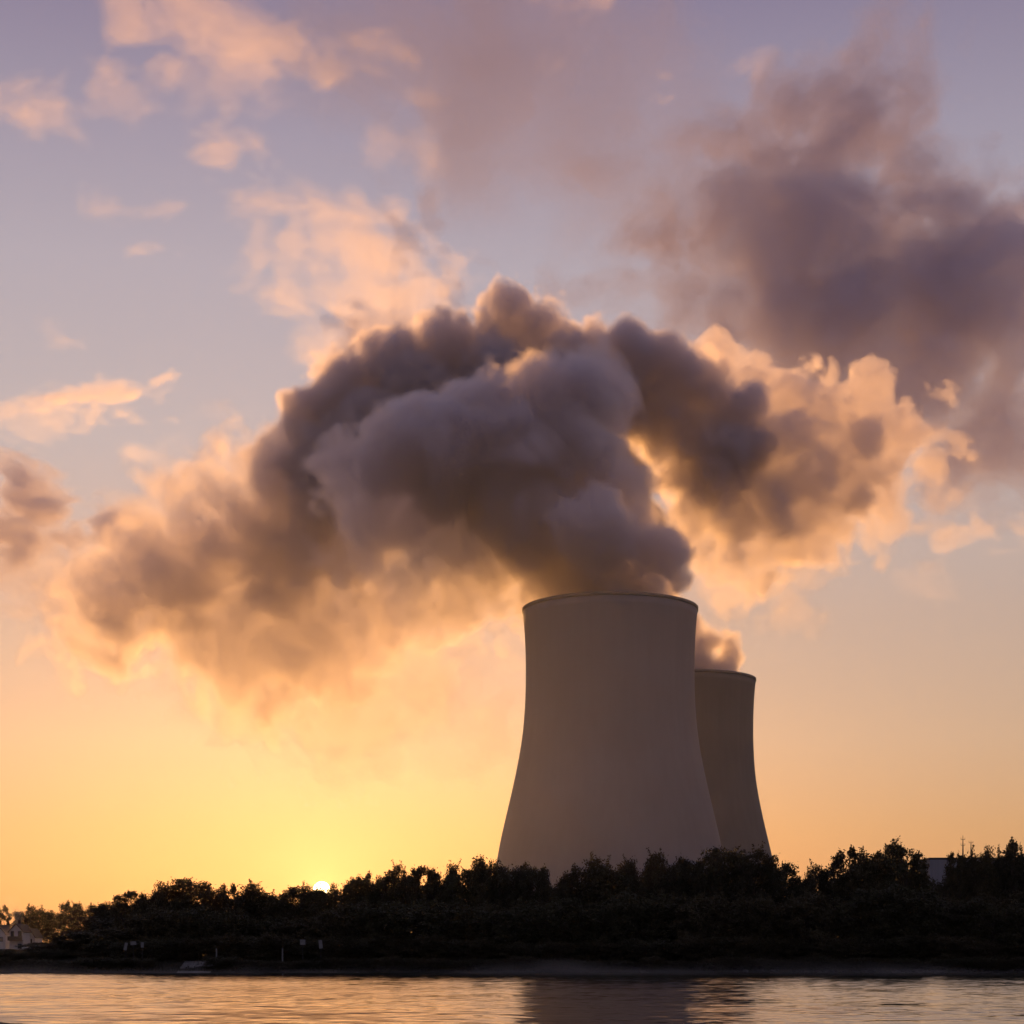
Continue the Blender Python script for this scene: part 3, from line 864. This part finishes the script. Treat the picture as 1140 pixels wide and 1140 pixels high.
# a low far-off row behind the pale houses on the left
far = [(-12, 1012, 26, 'round'), (5, 1008, 15, 'airy'), (26, 1015, 24, 'broad'), (43, 1009, 28, 'round'), (61, 1015, 26, 'broad'), (79, 1005, 24, 'round'), (94, 1006, 28, 'broad'), (110, 1008, 28, 'round'), (127, 1007, 28, 'broad')]
for i, (px, py, wpx, kind) in enumerate(far):
    wd = 'cut by the left edge of the picture' if i == 0 else f'{ORD[i - 1]} from the left edge behind the pale houses'
    plant(kind, px, py, wpx, 468 + 6 * (i % 3), f'hazy far-off tree, {wd}', 'far trees behind the houses')
# darker trees closing the gaps behind the front row
sky_x = [t[0] for t in front]; sky_y = [t[1] for t in front]
for i in range(31):
    px = 122 + i * 34.5 + rng.uniform(-8, 8)
    py = float(np.interp(px, sky_x, sky_y)) + rng.uniform(14, 22)
    if 335 < px < 385: py = max(py, 1003)
    if 1026 < px < 1062: py = 974
    if 878 < px < 908: py = 985
    plant(rng.choice(['broad', 'round']), px, py, rng.uniform(48, 62), rng.uniform(196, 214), 'dark tree in shade filling the treeline behind the front row', 'shaded trees behind the front row', 'tree')
# shrubs from the water's edge up to the trees
for i in range(40):
    px = 60 + i * 28 + rng.uniform(-8, 8)
    py = float(np.interp(px, [60, 130, 180, 560, 900, 1160], [1046, 1030, 1018, 1004, 996, 994])) + rng.uniform(-8, 10)
    plant('shrub', px, py, rng.uniform(50, 74), rng.uniform(166, 172), 'dark shrub in shade at the foot of the far-bank trees', 'shaded shrubs along the far bank', 'shrub')
for i in range(14):
    px = -6 + i * 11 + rng.uniform(-3, 3)
    plant('shrub', px, rng.uniform(1046, 1052) if px > 52 else rng.uniform(1056, 1059), rng.uniform(20, 28), rng.uniform(330, 420), 'low hazy shrub in the meadow before the pale houses', 'meadow shrubs near the houses', 'shrub')

for i in range(34):
    px = 128 + i * 31 + rng.uniform(-8, 8)
    plant('shrub', px, rng.uniform(1040, 1050), rng.uniform(44, 62), rng.uniform(162.5, 165), 'dark low shrub in shade on the slope above the river', 'low shrubs on the bank slope', 'shrub')

for i in range(12):
    plant('shrub', -14 + i * 14 + rng.uniform(-3, 3), rng.uniform(1056, 1061), rng.uniform(26, 36), rng.uniform(163, 170), 'knee-high dark scrub on the bank crest before the pale houses', 'scrub on the bank crest at far left', 'shrub')

for i in range(44):
    px = 4 + i * 26.5 + rng.uniform(-7, 7)
    if 188 < px < 240: continue
    plant('shrub', px, rng.uniform(1064, 1070), rng.uniform(26, 44), rng.uniform(158.0, 159.4), 'low dark scrub in shade right at the far water\'s edge', 'scrub at the far water\'s edge', 'shrub')

# the wood goes on to both sides of what the photograph takes in
wv_, wf_, wn_ = [], [], 0
for i in range(46):
    right = i < 28
    X = (54 + (i % 14) * 4.6 if right else -62 - (i - 28) * 5.0) + rng.uniform(-1.5, 1.5)
    Yw = (172 if i < 14 else 186) + rng.uniform(-4, 6) if right else rng.uniform(178, 205)
    p = rng.choice(PROTO[rng.choice(['broad', 'round'])] if i % 3 else PROTO['shrub'])
    me = [ch for ch in p.children if ch.name.split('.')[0] in ('crown', 'foliage')][0].data
    co = np.empty(len(me.vertices) * 3, np.float32); me.vertices.foreach_get('co', co); co = co.reshape(-1, 3)
    fa = np.empty(len(me.loops), np.int32); me.loops.foreach_get('vertex_index', fa)
    t = rng.uniform(0, 6.28); sc_ = rng.uniform(0.85, 1.2) * (1.0 if right else 0.55)
    co = np.stack([co[:, 0] * math.cos(t) - co[:, 1] * math.sin(t), co[:, 0] * math.sin(t) + co[:, 1] * math.cos(t), co[:, 2]], -1) * sc_
    wv_.append(co + np.array([X, Yw, gz(X, Yw)])); wf_.append(fa.reshape(-1, 4) + wn_); wn_ += len(co)
tag(np_mesh('woods', np.concatenate(wv_), np.concatenate(wf_), LEAF[0]), 'dark wood carrying on along the far bank', 'woods', kind='stuff')

# grass and weeds on the far bank
rs = np.random.RandomState(8)
n = 26000
X = rs.uniform(-85, 75, n); Yg = 157.6 + rs.rand(n) ** 1.4 * 10
Zg = ground_z(X, Yg)
ok = Zg > 0.12
X, Yg, Zg = X[ok], Yg[ok], Zg[ok]; n = len(X)
clump = np.clip(NZ(X * 0.3, Yg * 0.3, X * 0 + 4.4) * 1.2 + 0.6, 0.15, 1.4)
h = rs.uniform(0.25, 0.75, n) * clump
a = rs.uniform(0, 6.28, n); wd = rs.uniform(0.012, 0.03, n)
lx, ly = rs.normal(size=n) * 0.25 * h, rs.normal(size=n) * 0.25 * h
v = np.stack([np.stack([X - np.cos(a) * wd, Yg - np.sin(a) * wd, Zg - 0.03], -1), np.stack([X + np.cos(a) * wd, Yg + np.sin(a) * wd, Zg - 0.03], -1),
              np.stack([X + lx * 0.45 + np.cos(a) * wd * .7, Yg + ly * 0.45 + np.sin(a) * wd * .7, Zg + h * 0.6], -1), np.stack([X + lx, Yg + ly, Zg + h], -1)], 1).reshape(-1, 3)
tag(np_mesh('grass', v, np.arange(n * 4).reshape(-1, 4), leaf_mat('grass_blade', (0.05, 0.042, 0.02))), 'rough uncut grass on the slope of the far bank', 'grass', kind='stuff')

# loose stones at the water's edge on the right
sv, sf = [], []
bm = bmesh.new(); bmesh.ops.create_icosphere(bm, subdivisions=1, radius=1.0)
iv = np.array([q.co[:] for q in bm.verts]); fi = np.array([[q.index for q in p.verts] for p in bm.faces]); bm.free()
for i in range(420):
    x = rs.uniform(20, 55) if i < 300 else rs.uniform(-60, 20)
    y = 156.9 + rs.rand() * 2.4
    r = rs.uniform(0.10, 0.30) * (1 if i < 300 else 0.6)
    vv = iv * (1 + rs.uniform(-0.25, 0.25, (len(iv), 1))) * r * np.array([1.2, 1.0, 0.65])
    t = rs.uniform(0, 6.28); c_, s_ = math.cos(t), math.sin(t)
    vv = np.stack([vv[:, 0] * c_ - vv[:, 1] * s_, vv[:, 0] * s_ + vv[:, 1] * c_, vv[:, 2]], -1)
    sf.append(fi + len(iv) * i); sv.append(vv + np.array([x, y, gz(x, y) + r * 0.2]))
tag(np_mesh('rubble', np.concatenate(sv), np.concatenate(sf), surf('river_stone', (0.07, 0.062, 0.055), 0.85, (0.04, 0.036, 0.033), 3.0)), 'loose grey stones along the far water\'s edge', 'stones', kind='stuff')

# ------------------------------------------------------------------ houses, building, masts, boards, ramp
PALE = surf('pale_render', (0.55, 0.52, 0.48), 0.9, (0.47, 0.44, 0.41), 0.8)
ROOF = surf('dark_roof', (0.07, 0.055, 0.05), 0.8, (0.05, 0.04, 0.036), 2.0, 0.2, (1, 6, 1))
GREY = surf('grey_cladding', (0.27, 0.26, 0.27), 0.7, (0.23, 0.22, 0.23), 0.5, 0, (4, 4, 0.05))
DARKM = surf('dark_metal', (0.05, 0.05, 0.05), 0.5, (0.04, 0.035, 0.03), 4.0)
BOARD = surf('white_board', (0.24, 0.23, 0.22), 0.6, (0.17, 0.165, 0.155), 3.0)
WOOD = surf('weathered_post', (0.30, 0.27, 0.23), 0.85, (0.2, 0.18, 0.15), 5.0, 0.2, (1, 1, 0.1))
CONCR = surf('ramp_concrete', (0.20, 0.19, 0.17), 0.9, (0.13, 0.12, 0.11), 1.5)
GLASS = bpy.data.materials.new('window_glass'); GLASS.use_nodes = True
_p = GLASS.node_tree.nodes['Principled BSDF']
_p.inputs['Base Color'].default_value = (0.02, 0.022, 0.025, 1); _p.inputs['Roughness'].default_value = 0.1


def gable_house(px, y_eave, y_ridge, wpx, depth, Y, label, windows, chim=None, rz=0.0):
    c = at(px, HOR, Y)
    g = gz(c.x, Y)
    W = wpx / F * Y
    ze = CAM_H + (HOR - y_eave) / F * Y - g
    zr = CAM_H + (HOR - y_ridge) / F * Y - g
    root = empty('house', (c.x, Y, g), rz)
    tag(root, label, 'house', 'pale houses on the far bank')
    bm = bmesh.new()
    d = depth / 2
    q = [bm.verts.new(p) for p in ((-W / 2, -d, -0.3), (W / 2, -d, -0.3), (W / 2, -d, ze), (0, -d, zr - 0.12), (-W / 2, -d, ze))]
    r = [bm.verts.new((p.co.x, d, p.co.z)) for p in q]
    bm.faces.new(q); bm.faces.new(r[::-1])
    for i in range(5): bm.faces.new((q[(i + 1) % 5], q[i], r[i], r[(i + 1) % 5]))
    bm_obj('wall', bm, PALE, root)
    bm = bmesh.new()
    sl = math.atan2(zr - ze, W / 2)
    for s in (-1, 1):
        ln = math.hypot(W / 2, zr - ze) + 0.45
        m = Matrix.Translation((s * (ln / 2) * math.cos(sl), 0, zr + 0.06 - (ln / 2) * math.sin(sl))) @ Matrix.Rotation(s * sl, 4, 'Y') @ Matrix.Diagonal((ln, depth + 0.8, 0.16, 1))
        bmesh.ops.create_cube(bm, size=1, matrix=m)
    rf = bm_obj('roof', bm, ROOF, root)
    if chim is not None:
        bm = bmesh.new(); box(bm, (chim, 0.8, zr + 0.1), (0.6, 0.6, 1.6)); box(bm, (chim, 0.8, zr + 0.96), (0.75, 0.75, 0.12))
        bm_obj('chimney', bm, ROOF, rf)
    for wx, wz, ww, wh in windows:
        bm = bmesh.new()
        for p, s in (((wx, -d - 0.03, wz + wh / 2), (ww + 0.16, 0.1, 0.08)), ((wx, -d - 0.03, wz - wh / 2), (ww + 0.16, 0.16, 0.08)),
                     ((wx - ww / 2, -d - 0.03, wz), (0.08, 0.09, wh - 0.08)), ((wx + ww / 2, -d - 0.03, wz), (0.08, 0.09, wh - 0.08))): box(bm, p, s)
        f = bm_obj('window', bm, DARKM, root)
        bm = bmesh.new(); box(bm, (wx, -d - 0.01, wz), (ww - 0.08, 0.04, wh - 0.08)); bm_obj('pane', bm, GLASS, f)
    return root


h1 = gable_house(23.5, 1037, 1029, 15, 9.0, 440, 'pale house with dark eaves and a balcony, the clearest of the three at far left',
                 [(0.95, 4.3, 0.8, 1.5), (-0.9, 4.3, 0.8, 1.5), (0.9, 1.3, 0.9, 1.2)], -0.6)
bm = bmesh.new(); box(bm, (0, -5.1, 2.75), (3.6, 1.2, 0.16)); box(bm, (0, -5.66, 3.3), (3.6, 0.06, 0.9)); bm_obj('balcony', bm, DARKM, h1)
gable_house(37, 1043, 1034, 12, 7.0, 446, 'dim low house attached right of the pale balcony house', [(0.2, 2.6, 0.8, 1.0)])
gable_house(3, 1040, 1030, 16, 8.0, 452, 'pale house cut off by the left edge, wrapped in smoke', [(0.8, 3.0, 0.9, 1.2), (-0.8, 3.0, 0.9, 1.2)])
steam('chimney_smoke', [(13, 1034, 446, 1.5, 1, 2.4, 0.09), (12, 1028, 446, 1.9, 1, 2.6, 0.08), (14, 1021, 446, 2.2, 1, 3, 0.07), (11, 1014, 446, 2.4, 1, 3, 0.05), (9, 1006, 446, 2.4, 1, 3.2, 0.025),
      (4, 1044, 440, 3.2, 1, 4, 0.05), (2, 1054, 440, 2.6, 1, 3.5, 0.05)], 0.5, 55, 'pale chimney smoke drifting up past the houses at far left', 'smoke', at(13, 1036, 446),
      g=0.5, col=(0.9, 0.88, 0.87), pad=4, warp=(1.0, 0.6), lump=(0.7, 0.4, 0.2), lam=(9, 4, 2, 1))

bY = 610.0
c = at(1090, HOR, bY); g = gz(c.x, bY); zt = CAM_H + (HOR - 957) / F * bY - g
root = empty('industrial_building', (c.x, bY, g))
tag(root, 'flat roofed grey plant building peeping over the trees at right', 'building')
Wb = 110 / F * bY
bm = bmesh.new(); box(bm, (0, 15, zt / 2 - 0.5), (Wb, 30, zt + 1)); bm_obj('wall', bm, GREY, root)
bm = bmesh.new()
for p, s in (((0, 0.1, zt + 0.35), (Wb + 0.5, 0.4, 0.7)), ((0, 29.9, zt + 0.35), (Wb + 0.5, 0.4, 0.7)), ((-Wb / 2 + 0.0, 15, zt + 0.35), (0.4, 29.3, 0.7)), ((Wb / 2, 15, zt + 0.35), (0.4, 29.3, 0.7))): box(bm, p, s)
rf = bm_obj('roof_parapet', bm, DARKM, root)
bm = bmesh.new(); 
for i in range(9): box(bm, (-Wb / 2 + 2.5 + i * 3.6, -0.03, zt - 12), (1.6, 0.1, 2.0))
bm_obj('window_band', bm, GLASS, root)


def mast(px, py_top, label, arms):
    p = at(px, py_top, bY + 12)
    z0 = g + zt + 0.002
    o = empty('antenna_mast', (p.x, bY + 12, z0)); tag(o, label, 'antenna mast', 'antenna masts on the plant building')
    h_ = p.z - z0
    bm = bmesh.new(); tube(bm, [(0, 0, 0), (0, 0, h_ * 0.55), (0, 0, h_)], [0.32, 0.22, 0.07], 8); bm_obj('pole', bm, DARKM, o)
    bm = bmesh.new()
    for k in arms: box(bm, (0, 0, h_ * k), (1.5, 0.14, 0.14)); box(bm, (-0.7, 0, h_ * k + 0.35), (0.1, 0.1, 0.7)); box(bm, (0.7, 0, h_ * k + 0.35), (0.1, 0.1, 0.7))
    bm_obj('antenna', bm, DARKM, o)


mast(1072, 930, 'taller thin antenna mast above the trees at right, left of the pair', (0.62, 0.84))
mast(1081, 936, 'shorter thin antenna mast above the trees at right, right of the pair', (0.9,))


def board(px, y0, y1, wpx, y_foot, label, Y=160.0, tilt=0.0, shape='board'):
    p = at(px, (y0 + y1) / 2, Y)
    gg = gz(p.x, Y)
    o = empty('bank_sign', (p.x, Y, gg)); tag(o, label, 'sign', 'pale signs on the far bank')
    W, Hh, zc = wpx / F * Y, (y1 - y0) / F * Y, p.z - gg
    bm = bmesh.new(); tube(bm, [(0, 0.05, -0.3), (0, 0.05, zc)], [0.035, 0.03], 8); bm_obj('post', bm, DARKM, o)
    bm = bmesh.new(); box(bm, (0, 0, 0), (W, 0.04, Hh))
    bmesh.ops.bevel(bm, geom=bm.edges[:], offset=0.012, segments=2, affect='EDGES')
    b = bm_obj('panel', bm, BOARD, o); b.location = (0, -0.02, zc); b.rotation_euler = (0, tilt, 0)


board(140, 1049.5, 1058, 3.4, 1062, 'tall narrow pale sign, leftmost of three close together on the bank', tilt=0.18)
board(148.5, 1048, 1052, 6.5, 1060, 'wide low pale sign, middle of three close together on the bank')
board(158.5, 1049, 1055, 3.4, 1060, 'small upright pale sign, right one of three close together on the bank')
board(337, 1046, 1052, 6.0, 1060, 'square pale sign standing on the bank just left of the sun')
board(357, 1046.5, 1056, 4.0, 1064, 'tall pale sign standing on the bank right below the sun', tilt=-0.12)
for px, y0, lab in ((241, 1056, 'thin lone pale post above the boat ramp'), (314.5, 1056, 'short pale post left of the square sign')):
    p = at(px, y0, 160.0); gg = gz(p.x, 160.0)
    o = empty('bank_post', (p.x, 160.0, gg)); tag(o, lab, 'post', 'pale posts on the far bank')
    bm = bmesh.new(); tube(bm, [(0, 0, -0.3), (0, 0, p.z - gg)], [0.07, 0.06], 8); bm_obj('pole', bm, BOARD, o)
    bm = bmesh.new(); tube(bm, [(0, 0, p.z - gg - 0.002), (0, 0, p.z - gg + 0.09)], [0.08, 0.03], 8); bm_obj('cap', bm, DARKM, o)
# the boat ramp
a_, b_ = at(197, HOR, 157.0), at(234, HOR, 162.0)
bm = bmesh.new()
za, zb = -0.15, gz((a_.x + b_.x) / 2, 162.0) + 0.14
q = [(a_.x, 156.2, za), (a_.x + 3.0, 156.2, za), (b_.x + 0.6, 162.4, zb), (b_.x - 2.4, 162.4, zb)]
t_ = [bm.verts.new(p) for p in q]; u_ = [bm.verts.new((p[0], p[1], p[2] - 0.9)) for p in q]
bm.faces.new(t_); bm.faces.new(u_[::-1])
for i in range(4): bm.faces.new((t_[(i + 1) % 4], t_[i], u_[i], u_[(i + 1) % 4]))
tag(bm_obj('boat_ramp', bm, CONCR), 'pale concrete boat ramp slanting into the river on the far bank', 'boat ramp')

# ------------------------------------------------------------------ the air
bm = bmesh.new(); box(bm, (0, 1225, 157.5), (5100, 2630, 320.0))
tag(bm_obj('haze', bm, vol('haze_air', HAZE, HAZE_C, 0.75)), kind='stuff')
for o in list(bpy.data.objects):
    for k in ('_w', '_h'):
        if k in o: del o[k]
